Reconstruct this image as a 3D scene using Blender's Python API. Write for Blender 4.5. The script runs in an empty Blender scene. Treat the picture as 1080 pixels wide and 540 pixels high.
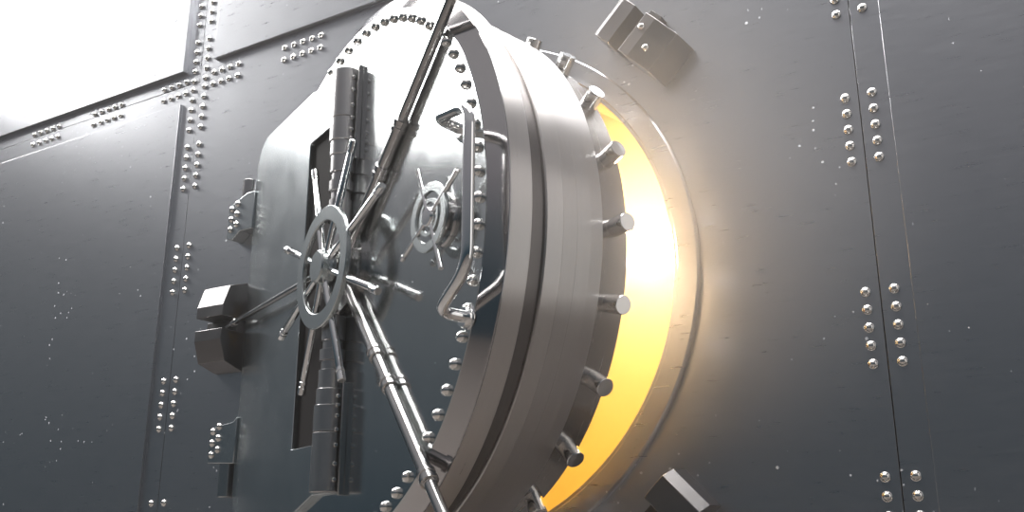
import bpy, bmesh, math, random
from mathutils import Vector, Matrix
random.seed(7)
S = bpy.context.scene
COL = S.collection
PI = math.pi
ZC = 1.6                                   # height of the doorway's centre above the floor

# ------------------------------------------------------------------ camera
cam = bpy.data.cameras.new('camera'); co = bpy.data.objects.new('camera', cam); COL.objects.link(co)
co.location = (2.0984, -2.9883, ZC - 0.9357)
yaw, pitch = math.radians(31.462), math.radians(16.636)
co.rotation_euler = (PI/2 + pitch, 0, yaw)
cam.sensor_width = 36; cam.lens = 1040.8 * 36 / 1080
cam.clip_start = .01
S.camera = co

# ------------------------------------------------------------------ world
w = bpy.data.worlds.new('world'); S.world = w; w.use_nodes = True
nt = w.node_tree; nt.nodes.clear()
out = nt.nodes.new('ShaderNodeOutputWorld'); bg = nt.nodes.new('ShaderNodeBackground')
tc = nt.nodes.new('ShaderNodeTexCoord'); sp = nt.nodes.new('ShaderNodeSeparateXYZ'); rp = nt.nodes.new('ShaderNodeValToRGB')
nt.links.new(tc.outputs['Generated'], sp.inputs[0]); 
mr = nt.nodes.new('ShaderNodeMapRange'); mr.inputs[1].default_value = -1; mr.inputs[2].default_value = 1
nt.links.new(sp.outputs['Z'], mr.inputs[0]); nt.links.new(mr.outputs[0], rp.inputs[0])
rp.color_ramp.elements[0].position = .35; rp.color_ramp.elements[0].color = (.02, .03, .04, 1)
rp.color_ramp.elements[1].position = .80; rp.color_ramp.elements[1].color = (.34, .335, .35, 1)
e = rp.color_ramp.elements.new(.51); e.color = (.020, .043, .060, 1)
e = rp.color_ramp.elements.new(.62); e.color = (.095, .112, .128, 1)
e = rp.color_ramp.elements.new(.70); e.color = (.21, .205, .225, 1)
nt.links.new(rp.outputs[0], bg.inputs[0]); bg.inputs[1].default_value = 1.0
nt.links.new(bg.outputs[0], out.inputs[0])

S.view_settings.view_transform = 'Standard'; S.view_settings.look = 'None'
S.view_settings.gamma = 1; S.view_settings.use_curve_mapping = False
S.view_settings.exposure = 0.0

def area(name, loc, target, sx, sy, power, color):
    l = bpy.data.lights.new(name, 'AREA'); l.shape = 'RECTANGLE'; l.size = sx; l.size_y = sy
    l.energy = power; l.color = color
    o = bpy.data.objects.new(name, l); COL.objects.link(o); o.location = loc
    o.rotation_euler = (Vector(target) - Vector(loc)).to_track_quat('-Z', 'Y').to_euler()
    return o
area('left_softbox', (-6.5, -1.15, ZC + 4.9), (-.5, -.2, ZC), 2.3, 2.9, 700, (1, .99, .97))  # unseen softbox at upper left, behind the wall's white glare
area('overhead_light', (.9, -1.05, ZC + 4.2), (.9, -1.04, ZC), 4.2, 2.4, 380, (1, .99, .97))  # unseen overhead light, sized to whiten the top of the door body
area('overhead_light', (-2.5, -.72, ZC + 4.2), (-2.5, -.71, ZC), 2.4, 1.3, 110, (1, .99, .97))  # added overhead light, placed for the white reflection on the bevelled rim
area('side_light', (5.5, -.6, ZC + .75), (.6, -.6, ZC + .4), 2.2, 4.4, 30, (1, .95, .9))  # added soft fill from the right, brightening the side of the door body

# ------------------------------------------------------------------ materials
def mat(name, color, metal=1., rough=.3, wear=0., spots=0., brushed=None, bump=0., spec=.5):
    m = bpy.data.materials.new(name); m.use_nodes = True; t = m.node_tree; n = t.nodes; b = n['Principled BSDF']
    b.inputs['Base Color'].default_value = (*color, 1); b.inputs['Metallic'].default_value = metal
    b.inputs['Roughness'].default_value = rough
    L = t.links.new
    c = n.new('ShaderNodeTexCoord'); P = c.outputs['Object']
    col = None; ro = None
    if wear or brushed:
        mp = n.new('ShaderNodeMapping'); L(P, mp.inputs[0])
        mp.inputs['Scale'].default_value = brushed or (1, 1, 1)
        nz = n.new('ShaderNodeTexNoise'); nz.inputs['Scale'].default_value = 6; nz.inputs['Detail'].default_value = 9; nz.inputs['Roughness'].default_value = .65
        L(mp.outputs[0], nz.inputs[0])
        r = n.new('ShaderNodeMapRange'); L(nz.outputs[0], r.inputs[0]); r.inputs[1].default_value = .25; r.inputs[2].default_value = .75
        r.inputs[3].default_value = rough * (1 - wear); r.inputs[4].default_value = rough * (1 + wear)
        ro = r.outputs[0]
        mx = n.new('ShaderNodeMix'); mx.data_type = 'RGBA'; L(nz.outputs[0], mx.inputs[0])
        mx.inputs[6].default_value = (*[v * (1 - wear * .45) for v in color], 1); mx.inputs[7].default_value = (*[min(1, v * (1 + wear * .45)) for v in color], 1)
        col = mx.outputs[2]
    if spots:
        # small chips and short scratches
        v1 = n.new('ShaderNodeTexVoronoi'); v1.inputs['Scale'].default_value = 24; L(P, v1.inputs[0])
        ns = n.new('ShaderNodeTexNoise'); ns.inputs['Scale'].default_value = 3.0; ns.inputs['Detail'].default_value = 2; L(P, ns.inputs[0])
        th = n.new('ShaderNodeMapRange'); L(ns.outputs[0], th.inputs[0]); th.inputs[1].default_value = .44; th.inputs[2].default_value = .66; th.inputs[3].default_value = .0; th.inputs[4].default_value = .13 * spots
        n2 = n.new('ShaderNodeTexNoise'); n2.inputs['Scale'].default_value = 140; n2.inputs['Detail'].default_value = 3; L(P, n2.inputs[0])
        ad = n.new('ShaderNodeMath'); ad.operation = 'MULTIPLY_ADD'; L(n2.outputs[0], ad.inputs[0]); ad.inputs[1].default_value = .12; L(v1.outputs['Distance'], ad.inputs[2])
        sb = n.new('ShaderNodeMath'); sb.operation = 'SUBTRACT'; L(ad.outputs[0], sb.inputs[0]); sb.inputs[1].default_value = .05
        lt = n.new('ShaderNodeMath'); lt.operation = 'LESS_THAN'; L(sb.outputs[0], lt.inputs[0]); L(th.outputs[0], lt.inputs[1])
        # scratches
        mp2 = n.new('ShaderNodeMapping'); L(P, mp2.inputs[0]); mp2.inputs['Rotation'].default_value = (0, .9, .0); mp2.inputs['Scale'].default_value = (26, 6, 5)
        v2 = n.new('ShaderNodeTexVoronoi'); v2.inputs['Scale'].default_value = 1.1; L(mp2.outputs[0], v2.inputs[0])
        l2 = n.new('ShaderNodeMath'); l2.operation = 'LESS_THAN'; L(v2.outputs['Distance'], l2.inputs[0]); l2.inputs[1].default_value = .028 * spots
        mxm = n.new('ShaderNodeMath'); mxm.operation = 'MAXIMUM'; L(lt.outputs[0], mxm.inputs[0]); L(l2.outputs[0], mxm.inputs[1])
        m2 = n.new('ShaderNodeMix'); m2.data_type = 'RGBA'; L(mxm.outputs[0], m2.inputs[0])
        if col: L(col, m2.inputs[6])
        else: m2.inputs[6].default_value = (*color, 1)
        m2.inputs[7].default_value = (*[min(1, v * 1.4 + .17) for v in color], 1); col = m2.outputs[2]
        m3 = n.new('ShaderNodeMix'); L(mxm.outputs[0], m3.inputs[0])
        if ro: L(ro, m3.inputs[2])
        else: m3.inputs[2].default_value = rough
        m3.inputs[3].default_value = .75; ro = m3.outputs[0]
    if col: L(col, b.inputs['Base Color'])
    if ro: L(ro, b.inputs['Roughness'])
    if bump:
        nb = n.new('ShaderNodeTexNoise'); nb.inputs['Scale'].default_value = 260; nb.inputs['Detail'].default_value = 4
        mp3 = n.new('ShaderNodeMapping'); L(P, mp3.inputs[0]); mp3.inputs['Scale'].default_value = brushed or (1, 1, 1); L(mp3.outputs[0], nb.inputs[0])
        bu = n.new('ShaderNodeBump'); bu.inputs['Strength'].default_value = bump; bu.inputs['Distance'].default_value = .002
        L(nb.outputs[0], bu.inputs['Height']); L(bu.outputs[0], b.inputs['Normal'])
    return m
M = {}
def coat(m, w, rr):
    b = m.node_tree.nodes['Principled BSDF']; b.inputs['Coat Weight'].default_value = w; b.inputs['Coat Roughness'].default_value = rr
    return m
M['wall'] = mat('brushed_wall_steel', (.425, .432, .455), 1, .29, .10, 1.0, (1.2, 1, 14.0), .03)
coat(M['wall'], 1., .13)
def turned(m, an):
    t = m.node_tree; b = t.nodes['Principled BSDF']; b.inputs['Anisotropic'].default_value = an; b.inputs['Anisotropic Rotation'].default_value = .25
    g = t.nodes.new('ShaderNodeTangent'); g.direction_type = 'RADIAL'; g.axis = 'Y'; t.links.new(g.outputs[0], b.inputs['Tangent'])
M['edge'] = mat('dark_steel_edge', (.20, .20, .205), 1, .35, .2)
M['face'] = mat('polished_door_steel', (.50, .52, .525), 1, .13, .2, .45)
M['plate'] = mat('satin_blue_grey_steel', (.47, .50, .51), 1, .24, .15, .5)
M['annulus'] = mat('polished_rim_steel', (.50, .48, .48), 1, .10, .15, .4)
M['body'] = mat('turned_door_steel', (.57, .545, .53), 1, .31, .13, 0, (1, 14, 1), .12)
M['chrome'] = mat('chrome', (.80, .80, .80), 1, .07)
M['rivet'] = mat('rivet_steel', (.78, .76, .73), 1, .14, .1)
M['rod'] = mat('dark_chrome', (.46, .45, .445), 1, .17, .15)
M['well'] = mat('slot_shade_black', (.012, .01, .01), 0, .8)
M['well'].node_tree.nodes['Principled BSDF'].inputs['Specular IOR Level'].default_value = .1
M['pivot'] = mat('satin_pivot_steel', (.44, .43, .43), 1, .30, .12)
M['dark'] = mat('bracket_slot_shade', (.03, .028, .03), 0, .6, .2)  # near-black stands for shade and dark reflection in the bracket slots
M['wheel'] = mat('satin_wheel_steel', (.52, .55, .55), 1, .25, .1)
M['bracket'] = mat('bracket_steel', (.21, .20, .20), 1, .32, .2, .3)
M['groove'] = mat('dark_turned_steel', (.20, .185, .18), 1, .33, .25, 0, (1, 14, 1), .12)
M['rear'] = mat('rear_turned_steel', (.50, .47, .45), 1, .26, .10, 0, (1, 14, 1), .12)
for k in ('body', 'groove', 'rear'): turned(M[k], .85)
M['gold'] = mat('golden_vault_wall', (1.0, .64, .14), .0, .45, .18, 0, None, .1)
M['floor'] = mat('concrete_floor', (.14, .125, .115), 0, .6, .3)

# ------------------------------------------------------------------ mesh helpers
def obj(name, bm, m, parent=None, angle=32, bevel=0):
    bmesh.ops.recalc_face_normals(bm, faces=bm.faces)
    me = bpy.data.meshes.new(name); bm.to_mesh(me); bm.free()
    me.materials.append(M[m] if isinstance(m, str) else m)
    for p in me.polygons: p.use_smooth = True
    me.set_sharp_from_angle(angle=math.radians(angle))
    o = bpy.data.objects.new(name, me); COL.objects.link(o)
    if parent: o.parent = parent
    if bevel:
        b = o.modifiers.new('bevel', 'BEVEL'); b.width = bevel; b.segments = 2; b.limit_method = 'ANGLE'; b.angle_limit = math.radians(40)
    return o
def frame(o, ax, up=None):
    """matrix whose local Z is ax, placed at o"""
    z = Vector(ax).normalized()
    if up is None: up = (0, 0, 1) if abs(z.z) < .9 else (1, 0, 0)
    x = Vector(up).cross(z).normalized(); y = z.cross(x)
    m = Matrix((x, y, z)).transposed().to_4x4(); m.translation = Vector(o); return m
def lathe(bm, prof, mtx, seg=48, a0=0., a1=2*PI):
    """prof: list of (radius, height); closed=full turn"""
    full = abs(a1 - a0 - 2*PI) < 1e-6
    n = seg if full else seg + 1
    rings = []
    for r, h in prof:
        if r < 1e-6: rings.append([bm.verts.new(mtx @ Vector((0, 0, h)))])
        else: rings.append([bm.verts.new(mtx @ Vector((r*math.cos(a0+(a1-a0)*i/seg), r*math.sin(a0+(a1-a0)*i/seg), h))) for i in range(n)])
    for A, B in zip(rings, rings[1:]):
        for i in range(seg):
            j = (i+1) % n if full else i+1
            if len(A) == 1 and len(B) == 1: continue
            if len(A) == 1: bm.faces.new((A[0], B[i], B[j]))
            elif len(B) == 1: bm.faces.new((A[i], A[j], B[0]))
            else: bm.faces.new((A[i], A[j], B[j], B[i]))
    if not full and len(rings) > 2 and all(len(r) > 1 for r in rings):
        for k in (0, -1):
            vs = [r[k] for r in rings]
            if (vs[0].co - vs[-1].co).length < 1e-6: vs = vs[:-1]
            bm.faces.new(vs)
    return rings
def cyl(bm, p, q, r, seg=24, bev=.0, r2=None):
    p, q = Vector(p), Vector(q); h = (q-p).length; r2 = r if r2 is None else r2
    if bev: pr = [(0, 0), (r-bev, 0), (r, bev), (r2, h-bev), (r2-bev, h), (0, h)]
    else: pr = [(0, 0), (r, 0), (r2, h), (0, h)]
    lathe(bm, pr, frame(p, q-p), seg)
def prism(bm, poly, o, ex, ey, ez, h0, h1):
    """extrude a polygon given in the plane (ex,ey) along ez"""
    o, ex, ey, ez = map(Vector, (o, ex, ey, ez))
    a = [bm.verts.new(o + ex*x + ey*y + ez*h0) for x, y in poly]
    b = [bm.verts.new(o + ex*x + ey*y + ez*h1) for x, y in poly]
    bm.faces.new(a); bm.faces.new(b[::-1]); n = len(poly)
    for i in range(n): bm.faces.new((a[i], b[i], b[(i+1) % n], a[(i+1) % n]))
def box(bm, x0, x1, y0, y1, z0, z1):
    prism(bm, [(x0, y0), (x1, y0), (x1, y1), (x0, y1)], (0, 0, 0), (1, 0, 0), (0, 1, 0), (0, 0, 1), z0, z1)
def tube(bm, pts, r, seg=16, bend=.04, nb=6):
    """round bar through pts with rounded corners"""
    P = [Vector(p) for p in pts]; path = [P[0]]
    for a, b, c in zip(P, P[1:], P[2:]):
        d1, d2 = (a-b), (c-b); k = min(bend, d1.length*.48, d2.length*.48)
        s, t = b + d1.normalized()*k, b + d2.normalized()*k
        for i in range(nb+1):
            f = i/nb; path.append(s*(1-f)**2 + b*2*f*(1-f) + t*f*f)
    path.append(P[-1])
    rings = []; up = None
    for i, p in enumerate(path):
        d = (path[min(i+1, len(path)-1)] - path[max(i-1, 0)]).normalized()
        if up is None: up = Vector((0, 0, 1)) if abs(d.z) < .9 else Vector((1, 0, 0))
        x = (up - d*up.dot(d)).normalized(); y = d.cross(x); up = x
        rings.append([bm.verts.new(p + (x*math.cos(2*PI*k/seg) + y*math.sin(2*PI*k/seg))*r) for k in range(seg)])
    for A, B in zip(rings, rings[1:]):
        for k in range(seg): bm.faces.new((A[k], A[(k+1) % seg], B[(k+1) % seg], B[k]))
    bm.faces.new(rings[0]); bm.faces.new(rings[-1][::-1])
def plate_with_holes(bm, outer, holes, o, ex, ey, ez, h0, h1):
    """flat plate with holes, outer/holes are 2D loops"""
    o, ex, ey, ez = map(Vector, (o, ex, ey, ez))
    for h in (h0, h1):
        es = []
        for lp in [outer] + holes:
            vs = [bm.verts.new(o + ex*x + ey*y + ez*h) for x, y in lp]
            es += [bm.edges.new((vs[i], vs[(i+1) % len(vs)])) for i in range(len(vs))]
        bmesh.ops.triangle_fill(bm, edges=es, use_beauty=True)
    for lp in [outer] + holes:
        a = [bm.verts.new(o + ex*x + ey*y + ez*h0) for x, y in lp]; b = [bm.verts.new(o + ex*x + ey*y + ez*h1) for x, y in lp]
        for i in range(len(lp)): bm.faces.new((a[i], a[(i+1) % len(lp)], b[(i+1) % len(lp)], b[i]))
    bmesh.ops.remove_doubles(bm, verts=bm.verts, dist=1e-5)
def tag(o, label=None, cat=None, group=None, kind=None):
    if label: o['label'] = label
    if cat: o['category'] = cat
    if group: o['group'] = group
    if kind: o['kind'] = kind
    return o
def empty(name, loc, rz=0.):
    o = bpy.data.objects.new(name, None); COL.objects.link(o); o.location = loc; o.rotation_euler = (0, 0, rz); o.empty_display_size = .2
    return o
def copy_to(o, loc, rot=None, parent=None, name=None):
    c = o.copy(); COL.objects.link(c); c.location = loc
    if rot is not None: c.rotation_euler = rot
    c.parent = parent or o.parent
    return c

# ------------------------------------------------------------------ the wall
WT = .34                                        # wall thickness
def hole_r(a):                                  # the opening, relieved on the hinge side so the open door clears it
    c = -math.cos(a); k = max(0., min(1., (c - .55)/.25)); k = k*k*(3-2*k)
    return .911 + k*.10
hole = [(hole_r(2*PI*i/144)*math.cos(2*PI*i/144), hole_r(2*PI*i/144)*math.sin(2*PI*i/144)) for i in range(144)]
OW = (0, 0, ZC)
XW, YW = (1, 0, 0), (0, 0, 1)
NW = (0, 1, 0)                                  # into the wall
TOP = 2.6; BOT = -ZC; LEFT = -7.0; RIGHT = 3.6
seam = .0016
bm = bmesh.new()
plate_with_holes(bm, [(-1.55+seam, BOT), (1.55-seam, BOT), (1.55-seam, TOP), (-1.55+seam, TOP)], [hole], OW, XW, YW, NW, 0, WT)
wall = tag(obj('wall_back', bm, 'wall', bevel=.0007), kind='structure')
tag(wall, 'central grey brushed steel wall sheet around the round vault doorway')

def panel(name, label, base, raised, m='wall'):
    """a riveted wall section: a base sheet and a raised plate on it"""
    p = empty(name, ((base[0]+base[1])/2, 0, ZC + base[2])); tag(p, label, 'wall panel', 'riveted wall sections', 'thing')
    def loc(poly): return poly
    O = Vector((0, 0, ZC)) - p.location
    bm = bmesh.new(); prism(bm, [(base[0], base[2]), (base[1], base[2]), (base[1], base[3]), (base[0], base[3])], O, XW, YW, NW, 0, WT)
    obj('base_sheet', bm, m, p, bevel=.0007)
    if raised:
        x0, x1, z0, z1, t = raised
        bm = bmesh.new(); prism(bm, [(x0, z0), (x1, z0), (x1, z1), (x0, z1)], O, XW, YW, (0, -1, 0), -.001, t)
        obj('raised_plate', bm, m, p, bevel=.0012)
    return p
pUL = panel('steel_panel', 'bright upper riveted wall section, its raised plate catching the white light', (LEFT, -1.55-seam, 1.30+seam, TOP), (LEFT, -1.652, 1.372, TOP, .025))
pLL = panel('steel_panel', 'large lower wall section with a raised plate, below the white lit section', (LEFT, -1.55-seam, BOT, 1.30-seam), (LEFT, -1.662, BOT, 1.20, .015))
pR = panel('steel_panel', 'dark scratched wall section beyond the glowing doorway, behind the twin rivet columns', (1.55+seam, RIGHT, BOT, TOP), (1.641, RIGHT, BOT, TOP, .004))
bm = bmesh.new(); prism(bm, [(-1.44, 1.385), (1.44, 1.385), (1.44, TOP), (-1.44, TOP)], OW, XW, YW, (0, -1, 0), -.001, .022)
obj('raised_plate', bm, 'wall', wall, bevel=.004)['label'] = 'raised plate above the door'

# unseen strips added behind the seams to block light leaking through
n = 0
for x0, x1, z0, z1 in ((1.50, 1.595, BOT, 1.65), (-1.60, -1.50, BOT, 1.65), (LEFT, -1.61, 1.25, 1.35)):
    n += 1; bm = bmesh.new(); box(bm, x0, x1, WT + .0002, WT + .0016, ZC+z0, ZC+z1); tag(obj('seam_blocker_%d' % n, bm, 'edge'), kind='structure')

# rivets, domed, each its own part of the sheet that it holds
RV = .0155
bm = bmesh.new()
lathe(bm, [(0, .0125)] + [(RV*.80*math.sin(t), .0035 + .0095*math.cos(t)) for t in (.3, .6, .9, 1.2, 1.5)] + [(RV*.86, .003), (RV, .0025), (RV, -.001)], frame((0, 0, 0), (0, -1, 0)), 20)
rivet0 = obj('rivet', bm, 'rivet', wall, 60)
first = [True]
def rivet(parent, x, z, y=0., proto=None):
    base = parent.location
    loc = Vector((x, y, ZC + z)) - base
    if first[0]:
        rivet0.location = loc; rivet0.parent = parent; first[0] = False; return rivet0
    return copy_to(rivet0, loc, None, parent)
grp = lambda z: [z - .0542*k for k in range(5)]
col_z = []
for z0 in (1.733+.0542*2, 1.526, 1.262, .954, .439, -.195, -.735): col_z += grp(z0)
for side in (-1, 1):
    for z in col_z:
        if side > 0 and z > .97: continue
        rivet(wall, side*1.509, z)
        if side < 0: rivet(pUL if z > 1.30 else pLL, -1.591, z)
        else: rivet(pR, 1.591, z)
for xs in ([-2.897, -2.84, -2.782, -2.727, -2.673], [-2.366, -2.306, -2.25, -2.197, -2.142], [-1.81, -1.755, -1.70, -1.645]):
    for x in xs: rivet(pUL, x, 1.3205); rivet(pLL, x, 1.2585)
for x in (-1.45, -1.395, -1.339, -1.28, -.9765, -.92, -.8625, -.8075, -.7525):
    rivet(wall, x, 1.3235); rivet(wall, x, 1.261)

# the proud ring round the opening
bm = bmesh.new()
a1 = math.radians(128)
lathe(bm, [(.911, .001), (.911, .012), (.913, .014), (.924, .014), (.926, .022), (.928, .024), (.994, .024), (1.0, .019), (1.0, .001), (.911, .001)],
      frame(OW, (0, -1, 0), (0, 0, 1)), 180, -a1, a1)
ring = obj('doorway_ring', bm, 'wall', wall, 12); ring['label'] = 'proud ring bordering the round doorway'

# ------------------------------------------------------------------ the vault behind: golden room
def wallbox(name, x0, x1, y0, y1, z0, z1, m='gold'):
    bm = bmesh.new(); box(bm, x0, x1, y0, y1, ZC+z0, ZC+z1); return tag(obj(name, bm, m), kind='structure')
wallbox('wall_rear', -2.6, 1.6, 2.6, 2.7, BOT, 2.4)
wallbox('wall_left', -2.7, -2.6, WT+.002, 2.7, BOT, 2.4)
wallbox('wall_right', 1.6, 1.7, WT+.002, 2.7, BOT, 2.4)
wallbox('ceiling', -2.7, 1.7, WT+.002, 2.7, 2.4, 2.5)
bm = bmesh.new(); box(bm, -9, 9, -9, 4, -.1, 0); tag(obj('floor', bm, 'floor'), kind='structure')

# lamp on a short arm inside the doorway
lampP = Vector((.775, .11, ZC + .095))
lm = bpy.data.materials.new('lamp_glow'); lm.use_nodes = True
em = lm.node_tree.nodes.new('ShaderNodeEmission'); em.inputs[0].default_value = (1, .80, .45, 1); em.inputs[1].default_value = 120
lm.node_tree.links.new(em.outputs[0], lm.node_tree.nodes['Material Output'].inputs[0])
lamp = empty('wall_lamp', lampP); tag(lamp, 'bright warm lamp glowing in the gap behind the open vault door', 'lamp')
bm = bmesh.new(); lathe(bm, [(0, -.05)] + [(.05*math.sin(t*PI/12), -.05*math.cos(t*PI/12)) for t in range(1, 12)] + [(0, .05)], Matrix.Identity(4), 24)
obj('bulb', bm, lm, lamp, 60)
bm = bmesh.new(); cyl(bm, (.045, 0, 0), (.122, 0, 0), .012, 16); cyl(bm, (.118, 0, 0), (.130, 0, 0), .035, 24); obj('mount', bm, 'chrome', lamp)

def point(name, loc, power, color, rad=.08):
    l = bpy.data.lights.new(name, 'POINT'); l.energy = power; l.color = color; l.shadow_soft_size = rad
    o = bpy.data.objects.new(name, l); COL.objects.link(o); o.location = loc
point('vault_lamp_light', lampP + Vector((0, .0, 0)), 85, (1, .70, .42))
area('vault_fill_light', (-.2, 1.4, ZC + 1.6), (-.3, 2.0, ZC), 1.6, 1.2, 85, (1, .86, .5))  # added unseen warm fill that brightens the golden room

# ------------------------------------------------------------------ the vault door (frame: X along the face, Y into the door, Z up)
PHI = math.radians(25.384)
DR = .993
door = empty('vault_door', (-.12472, -.46278, ZC - DR), -PHI)
tag(door, 'huge round steel vault door standing ajar with handwheels and locking rods', 'vault door', None, 'thing')
def D(u, d, v): return Vector((u, d, v + DR))
AX = frame(D(0, 0, 0), (0, 1, 0), (0, 0, 1))     # local Z of the lathe = into the door
def dlathe(name, prof, m, seg=180, angle=32, parent=door):
    bm = bmesh.new(); lathe(bm, prof, AX, seg); return obj(name, bm, m, parent, angle)
dlathe('face_plate', [(0, 0), (.928, 0), (.930, .002), (.930, .02), (0, .02)], 'face', angle=30)
dlathe('bevelled_rim', [(.929, .003), (.931, .001), (.991, .034), (.993, .036), (.9925, .04), (.9, .04)], 'annulus', angle=15)
dlathe('flange', [(.99, .0385), (.993, .04), (.993, .108), (.990, .111), (.94, .111)], 'body', angle=25)
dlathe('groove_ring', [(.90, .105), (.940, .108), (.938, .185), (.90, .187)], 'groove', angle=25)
dlathe('door_body', [(.90, .183), (.946, .186), (.950, .19), (.950, .245), (.947, .248), (.943, .30), (.940, .303), (.936, .355), (.932, .358), (.926, .405), (.915, .412), (.90, .412)], 'body', angle=20)
dlathe('rear_plate', [(.90, .40), (.895, .412), (.885, .53), (.88, .535), (0, .535)], 'rear', angle=25)

# dome bolts round the face
bm = bmesh.new()
R = .0165
lathe(bm, [(0, .0185)] + [(R*math.sin(t), .004 + .0145*math.cos(t)) for t in (.2, .4, .6, .8, 1.0, 1.2, 1.4, 1.57)] + [(R, -.001)], frame((0, 0, 0), (0, -1, 0)), 20)
fb = obj('dome_bolt', bm, 'rivet', door, 50); k0 = True
for k in range(72):
    a = math.radians(5*k)
    if 105 < 5*k < 255 : continue                # those under the hinge plate
    p = D(.895*math.cos(a), 0, .895*math.sin(a))
    if k0: fb.location = p; k0 = False
    else: copy_to(fb, p)

# radial locking bolts
bm = bmesh.new(); lathe(bm, [(0, 0), (.029, 0), (.029, .093), (.0275, .095), (0, .095)], Matrix.Identity(4), 28)
lb = obj('locking_bolt', bm, 'chrome', door, 30); k0 = True
for k in range(24):
    a = math.radians(15*k)
    p = D(.86*math.cos(a), .478, .86*math.sin(a)); o = lb if k0 else copy_to(lb, p)
    k0 = False
    o.location = p; o.rotation_euler = frame((0, 0, 0), (math.cos(a), 0, math.sin(a)), (0, 1, 0)).to_euler()

# hinge plate with its slot
PT = .022
def rounded(x0, x1, z0, z1, r, n=8):
    P = []
    for cx, cz, a in ((x0+r, z1-r, 90), (x0+r, z0+r, 180)):
        for i in range(n+1):
            t = math.radians(a + 90*i/n); P.append((cx + r*math.cos(t), cz + r*math.sin(t)))
    return P
outer = rounded(-1.0, 0, -.828, .828, .13) + [(-.36, -.828), (-.15, -.757), (-.02, -.757), (-.02, .757), (-.15, .757), (-.36, .828)]
slot = [(-.364, -.587), (-.10, -.587), (-.10, .603), (-.364, .603)]
bm = bmesh.new(); plate_with_holes(bm, outer, [slot], D(0, 0, 0), (1, 0, 0), (0, 0, 1), (0, -1, 0), -.03, PT)
obj('hinge_plate', bm, 'plate', door, bevel=.003)
# thin near-black sheet painted as the shade inside the slot
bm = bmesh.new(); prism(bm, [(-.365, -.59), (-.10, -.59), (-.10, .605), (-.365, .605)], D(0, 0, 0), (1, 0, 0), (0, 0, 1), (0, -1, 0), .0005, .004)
obj('slot_shade', bm, 'well', door)

# pivot cylinders above and below the wheel
def pivot(sgn):
    bm = bmesh.new()
    prof = [(0, .755), (.050, .755), (.052, .752), (.052, .565), (.049, .562), (.052, .559), (.052, .475), (.047, .472), (.047, .42), (.043, .417), (.043, .355), (.036, .352), (.036, .325), (.043, .322), (.043, .285), (.034, .282), (.034, .255), (.040, .252), (.040, .17)]
    lathe(bm, [(r, h) for r, h in prof], frame(D(0, -.035, 0), (0, 0, sgn), (1, 0, 0)), 40)
    c = obj('pivot_cylinder', bm, 'pivot', door, 30)
    bm = bmesh.new()
    if sgn > 0: box(bm, .056, .068, -.020, 0, DR + .40, DR + .765)
    else: box(bm, .056, .068, -.020, 0, DR - .765, DR - .40)
    obj('flange_fin', bm, 'rod', c, bevel=.002)
    bm = bmesh.new(); lathe(bm, [(0, .009), (.006, .008), (.009, .003), (.009, -.002)], frame((0, 0, 0), (.96, .0, 0)), 12)
    sc = obj('screw', bm, 'rivet', c, 50); f = True
    for v in (.715, .665, .605, .555, .51, .475, .445):
        p = D(.050, -.030, sgn*v)
        if f: sc.location = p; f = False
        else: copy_to(sc, p)
    return c
pivot(1); pivot(-1)

# hub under the wheel, on the face
bm = bmesh.new()
lathe(bm, [(0, .085), (.045, .085), (.045, .055), (.085, .05), (.10, .04), (.10, .028), (.15, .024), (.16, .016), (.16, 0)], frame(D(0, 0, 0), (0, -1, 0)), 48)
obj('wheel_boss', bm, 'rod', door, 30)

# handwheel with eight long spokes
WD = .088
wheel_bm = bmesh.new()
lathe(wheel_bm, [(.166, -.009), (.214, -.009), (.217, -.006), (.217, .006), (.214, .009), (.166, .009), (.163, .006), (.163, -.006), (.166, -.009)], frame(D(0, -WD, 0), (0, -1, 0)), 72)
hw = obj('handwheel', wheel_bm, 'wheel', door, 35)
bm = bmesh.new(); lathe(bm, [(0, .026), (.052, .026), (.058, .020), (.060, .0), (.072, -.006), (.072, -.02), (0, -.02)], frame(D(0, -WD, 0), (0, -1, 0)), 40)
obj('hub_cap', bm, 'wheel', hw, 35)
bm = bmesh.new()
lathe(bm, [(0, .03), (.0115, .03), (.0125, .14), (.0125, .395), (.0115, .397), (.0115, .404), (.0145, .406), (.0145, .414), (.0115, .416), (.0115, .421), (.0145, .423), (.0145, .448), (.012, .451), (0, .451)], Matrix.Identity(4), 20)
spk = obj('spoke', bm, 'chrome', hw, 30); f = True
for k in range(8):
    a = math.radians(22.5 + 45*k); p = D(0, -WD + .004, 0); o = spk if f else copy_to(spk, p); f = False
    o.location = p; o.rotation_euler = frame((0, 0, 0), (math.cos(a), .03, math.sin(a)), (0, 1, 0)).to_euler()

# small combination wheel
su, sv, sd = .70, -.012, .052
bm = bmesh.new(); lathe(bm, [(0, .045), (.03, .045), (.03, .03), (.052, .028), (.056, .022), (.056, .014), (.078, .012), (.082, .006), (.082, 0)], frame(D(su, 0, sv), (0, -1, 0)), 40)
obj('dial_base', bm, 'rod', door, 30)
bm = bmesh.new()
F2 = frame(D(su, -sd, sv), (0, -1, 0))
lathe(bm, [(.078, -.006), (.104, -.006), (.106, 0), (.104, .006), (.078, .006), (.076, 0), (.078, -.006)], F2, 56)
sw = obj('dial_wheel', bm, 'wheel', door, 35)
bm = bmesh.new(); lathe(bm, [(.046, -.004), (.056, -.004), (.057, .004), (.046, .004), (.045, -.004)], F2, 40); obj('inner_ring', bm, 'wheel', sw, 35)
bm = bmesh.new(); lathe(bm, [(0, .014), (.026, .012), (.03, .006), (.03, -.012), (0, -.012)], F2, 32); obj('dial_knob', bm, 'chrome', sw, 35)
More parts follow.
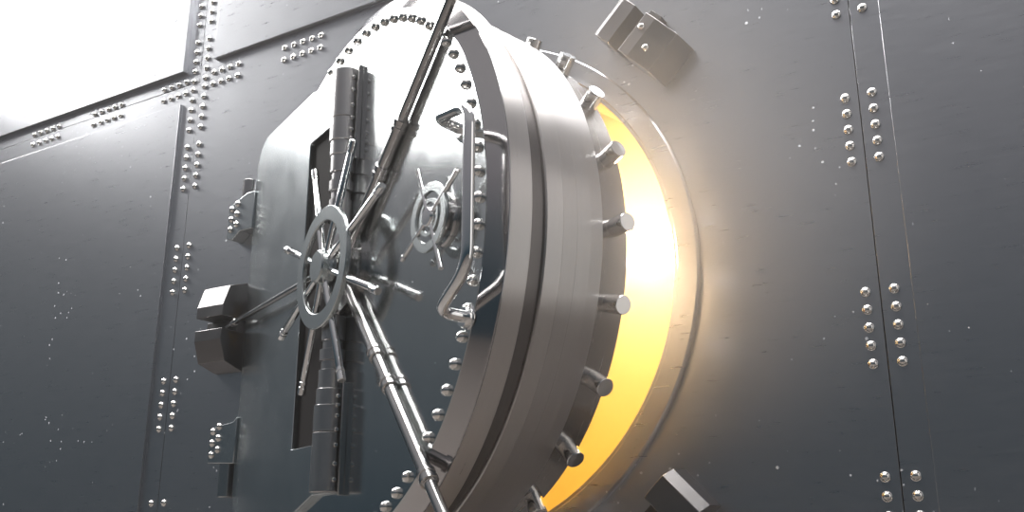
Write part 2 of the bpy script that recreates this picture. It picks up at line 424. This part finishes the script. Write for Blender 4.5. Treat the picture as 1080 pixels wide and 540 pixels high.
bm = bmesh.new(); lathe(bm, [(0, .02), (.0075, .02), (.0075, .165), (.0062, .167), (.0062, .171), (.0085, .173), (.0085, .188), (0, .189)], Matrix.Identity(4), 14)
s2 = obj('spoke', bm, 'chrome', sw, 30); f = True
for ang in (30, 115, 208, 294):
    a = math.radians(ang); p = D(su, -sd, sv); o = s2 if f else copy_to(s2, p); f = False
    o.location = p; o.rotation_euler = frame((0, 0, 0), (math.cos(a), 0, math.sin(a)), (0, 1, 0)).to_euler()

# three locking rods
def rod(ang, w, r0, r1, collars, rr=.017, tip=None):
    a = math.radians(ang); d = Vector((math.cos(a), 0, math.sin(a)))
    prof = [(0, r0), (rr*1.15, r0)]
    for c in collars:
        prof += [(rr*1.15, c-.022), (rr*1.5, c-.020), (rr*1.5, c-.006), (rr*1.35, c-.004), (rr*1.35, c+.004), (rr*1.5, c+.006), (rr*1.5, c+.020), (rr*1.15, c+.022)]
    prof += [(rr*1.15, collars[-1]+.024), (rr, collars[-1]+.026), (rr, r1-.004), (rr-.004, r1), (0, r1)]
    bm = bmesh.new(); lathe(bm, prof, frame(D(0, -w, 0), d, (0, 1, 0)), 28)
    return obj('locking_rod', bm, 'rod', door, 28)
rod(42.6, .021, .10, 1.22, (.40, .575), .018)
rod(-48.0, .021, .10, 1.22, (.465, .61, 1.0), .018)
rod(180, .066, .10, 1.145, (1.02,), .010)

# tubular pull handle
bm = bmesh.new()
tube(bm, [D(.80, .0, .235), D(.80, -.092, .250), D(.985, -.090, .222), D(.985, -.090, -.235), D(.835, -.09, -.325), D(.84, 0, -.33)], .0170, 18, .06)
hd = obj('pull_handle', bm, 'chrome', door, 50)
for v in (.25, -.33):
    bm = bmesh.new(); lathe(bm, [(0, .02), (.028, .02), (.03, .016), (.03, .004), (.036, .002), (.036, 0)], frame(D(.80 if v > 0 else .84, 0, v - (.015 if v > 0 else 0)), (0, -1, 0)), 24)
    obj('handle_collar', bm, 'chrome', hd, 30)

# hinges at the wall: bolted tab and pin
def hinge(sgn):
    o = Vector((0, 0, ZC)); inv = (Matrix.Translation(door.location) @ Matrix.Rotation(-PHI, 4, 'Z')).inverted()
    bm = bmesh.new()
    if sgn > 0: P = [(-1.03, .60), (-1.075, .60), (-1.185, .548), (-1.185, .400), (-1.15, .388), (-1.105, .425), (-1.03, .425)]
    else: P = [(-1.03, -.40), (-1.05, -.42), (-1.15, -.435), (-1.185, -.455), (-1.185, -.585), (-1.03, -.592)]
    prism(bm, P, o, XW, YW, (0, -1, 0), 0, .068); bm.transform(inv); h = obj('hinge_tab', bm, 'plate', door, bevel=.003)
    bm = bmesh.new()
    z0, z1 = (.45, .672) if sgn > 0 else (-.725, -.50)
    cyl(bm, o + Vector((-1.10, -.033, z0)), o + Vector((-1.10, -.033, z1)), .032, 32, .003)
    bm.transform(inv); obj('hinge_pin', bm, 'rod', h, 30)
    for x, z in ((-1.128, .02), (-1.163, .0)):
        for k in range(3):
            zz = (.535 if sgn > 0 else -.455) - .048*k + z
            copy_to(rivet0, inv @ (o + Vector((x, -.068, zz))), (0, 0, PHI), h)
hinge(1); hinge(-1)

# striker brackets on the wall that receive the rods
def bracket(ang, label, ro=0.):
    a = math.radians(ang); rad = Vector((math.cos(a), 0, math.sin(a))); tan = Vector((-math.sin(a), 0, math.cos(a)))
    b = empty('rod_bracket', Vector((0, 0, ZC)) + rad*1.17); tag(b, label, 'bracket', 'forked brackets around the doorway')
    o = rad*(ro - 1.17); nrm = Vector((0, -1, 0))
    # two prongs with sloping flanks, a slot for the rod between them
    for s in (-1, 1):
        P = [(s*.028, 0), (s*.028, .139), (s*.075, .139), (s*.165, .108), (s*.195, .012), (s*.195, 0)]
        if ang != 180 and s > 0: P = [(.028, 0), (.028, .139), (.085, .139), (.112, .120), (.118, 0)]
        if ang == -45 and s > 0: P = [(.028, 0), (.028, .125), (.12, .125), (.15, .09), (.155, 0)]
        bm = bmesh.new(); prism(bm, P, o, tan, nrm, rad, 1.09, 1.25); obj('prong', bm, 'bracket', b, 12, .002)
    bm = bmesh.new(); prism(bm, [(-.0275, 0), (.0275, 0), (.0275, .05), (-.0275, .05)], o, tan, nrm, rad, 1.095, 1.28); obj('slot_floor', bm, 'dark', b, bevel=.002)
    for t, q in ((.05, 1.20), (.11, 1.15)) if ang != 180 else ():
        bm = bmesh.new(); lathe(bm, [(0, .012), (.008, .011), (.013, .004), (.013, -.006)], frame(o + rad*q - tan*t + nrm*(.139 if abs(t) < .075 else .128), nrm), 16); obj('screw', bm, 'rivet', b, 50)
    return b
bracket(180, 'dark forked steel bracket beside the hinge plate, holding the rod tip')
bracket(45, 'forked steel bracket tilted on the wall above the round doorway')
bracket(-45, 'forked steel bracket tilted on the wall just below the doorway ring', .04)

# ------------------------------------------------------------------ haze volumes added to imitate a light veil and lamp glare
hm = bpy.data.materials.new('haze'); hm.use_nodes = True; t = hm.node_tree; t.nodes.clear()
ho = t.nodes.new('ShaderNodeOutputMaterial'); vs = t.nodes.new('ShaderNodeVolumeScatter')
vs.inputs['Density'].default_value = .0042; vs.inputs['Anisotropy'].default_value = .35; vs.inputs['Color'].default_value = (1, .97, .95, 1)
t.links.new(vs.outputs[0], ho.inputs['Volume'])
bm = bmesh.new(); box(bm, -6.4, 3.5, -4.5, -.03, .01, ZC + 2.5)
tag(obj('haze', bm, hm), 'thin haze volume added as a veil of light over the scene', 'haze', None, 'stuff')

gm = bpy.data.materials.new('glare_haze'); gm.use_nodes = True; t = gm.node_tree; t.nodes.clear()
ho = t.nodes.new('ShaderNodeOutputMaterial'); vs = t.nodes.new('ShaderNodeVolumeScatter'); vs.inputs['Anisotropy'].default_value = .25
vs.inputs['Color'].default_value = (1, .93, .88, 1)
c = t.nodes.new('ShaderNodeTexCoord'); ln = t.nodes.new('ShaderNodeVectorMath'); ln.operation = 'LENGTH'; t.links.new(c.outputs['Object'], ln.inputs[0])
m = t.nodes.new('ShaderNodeMapRange'); m.interpolation_type = 'SMOOTHSTEP'; t.links.new(ln.outputs['Value'], m.inputs[0])
m.inputs[1].default_value = 0; m.inputs[2].default_value = 1.; m.inputs[3].default_value = .45; m.inputs[4].default_value = 0
t.links.new(m.outputs[0], vs.inputs['Density']); t.links.new(vs.outputs[0], ho.inputs['Volume'])
bm = bmesh.new(); bmesh.ops.create_icosphere(bm, subdivisions=4, radius=1.)
g = tag(obj('glare_haze', bm, gm), 'denser haze volume added as the glare around the bright lamp', 'haze', None, 'stuff'); g.location = lampP + Vector((.12, -.25, 0))
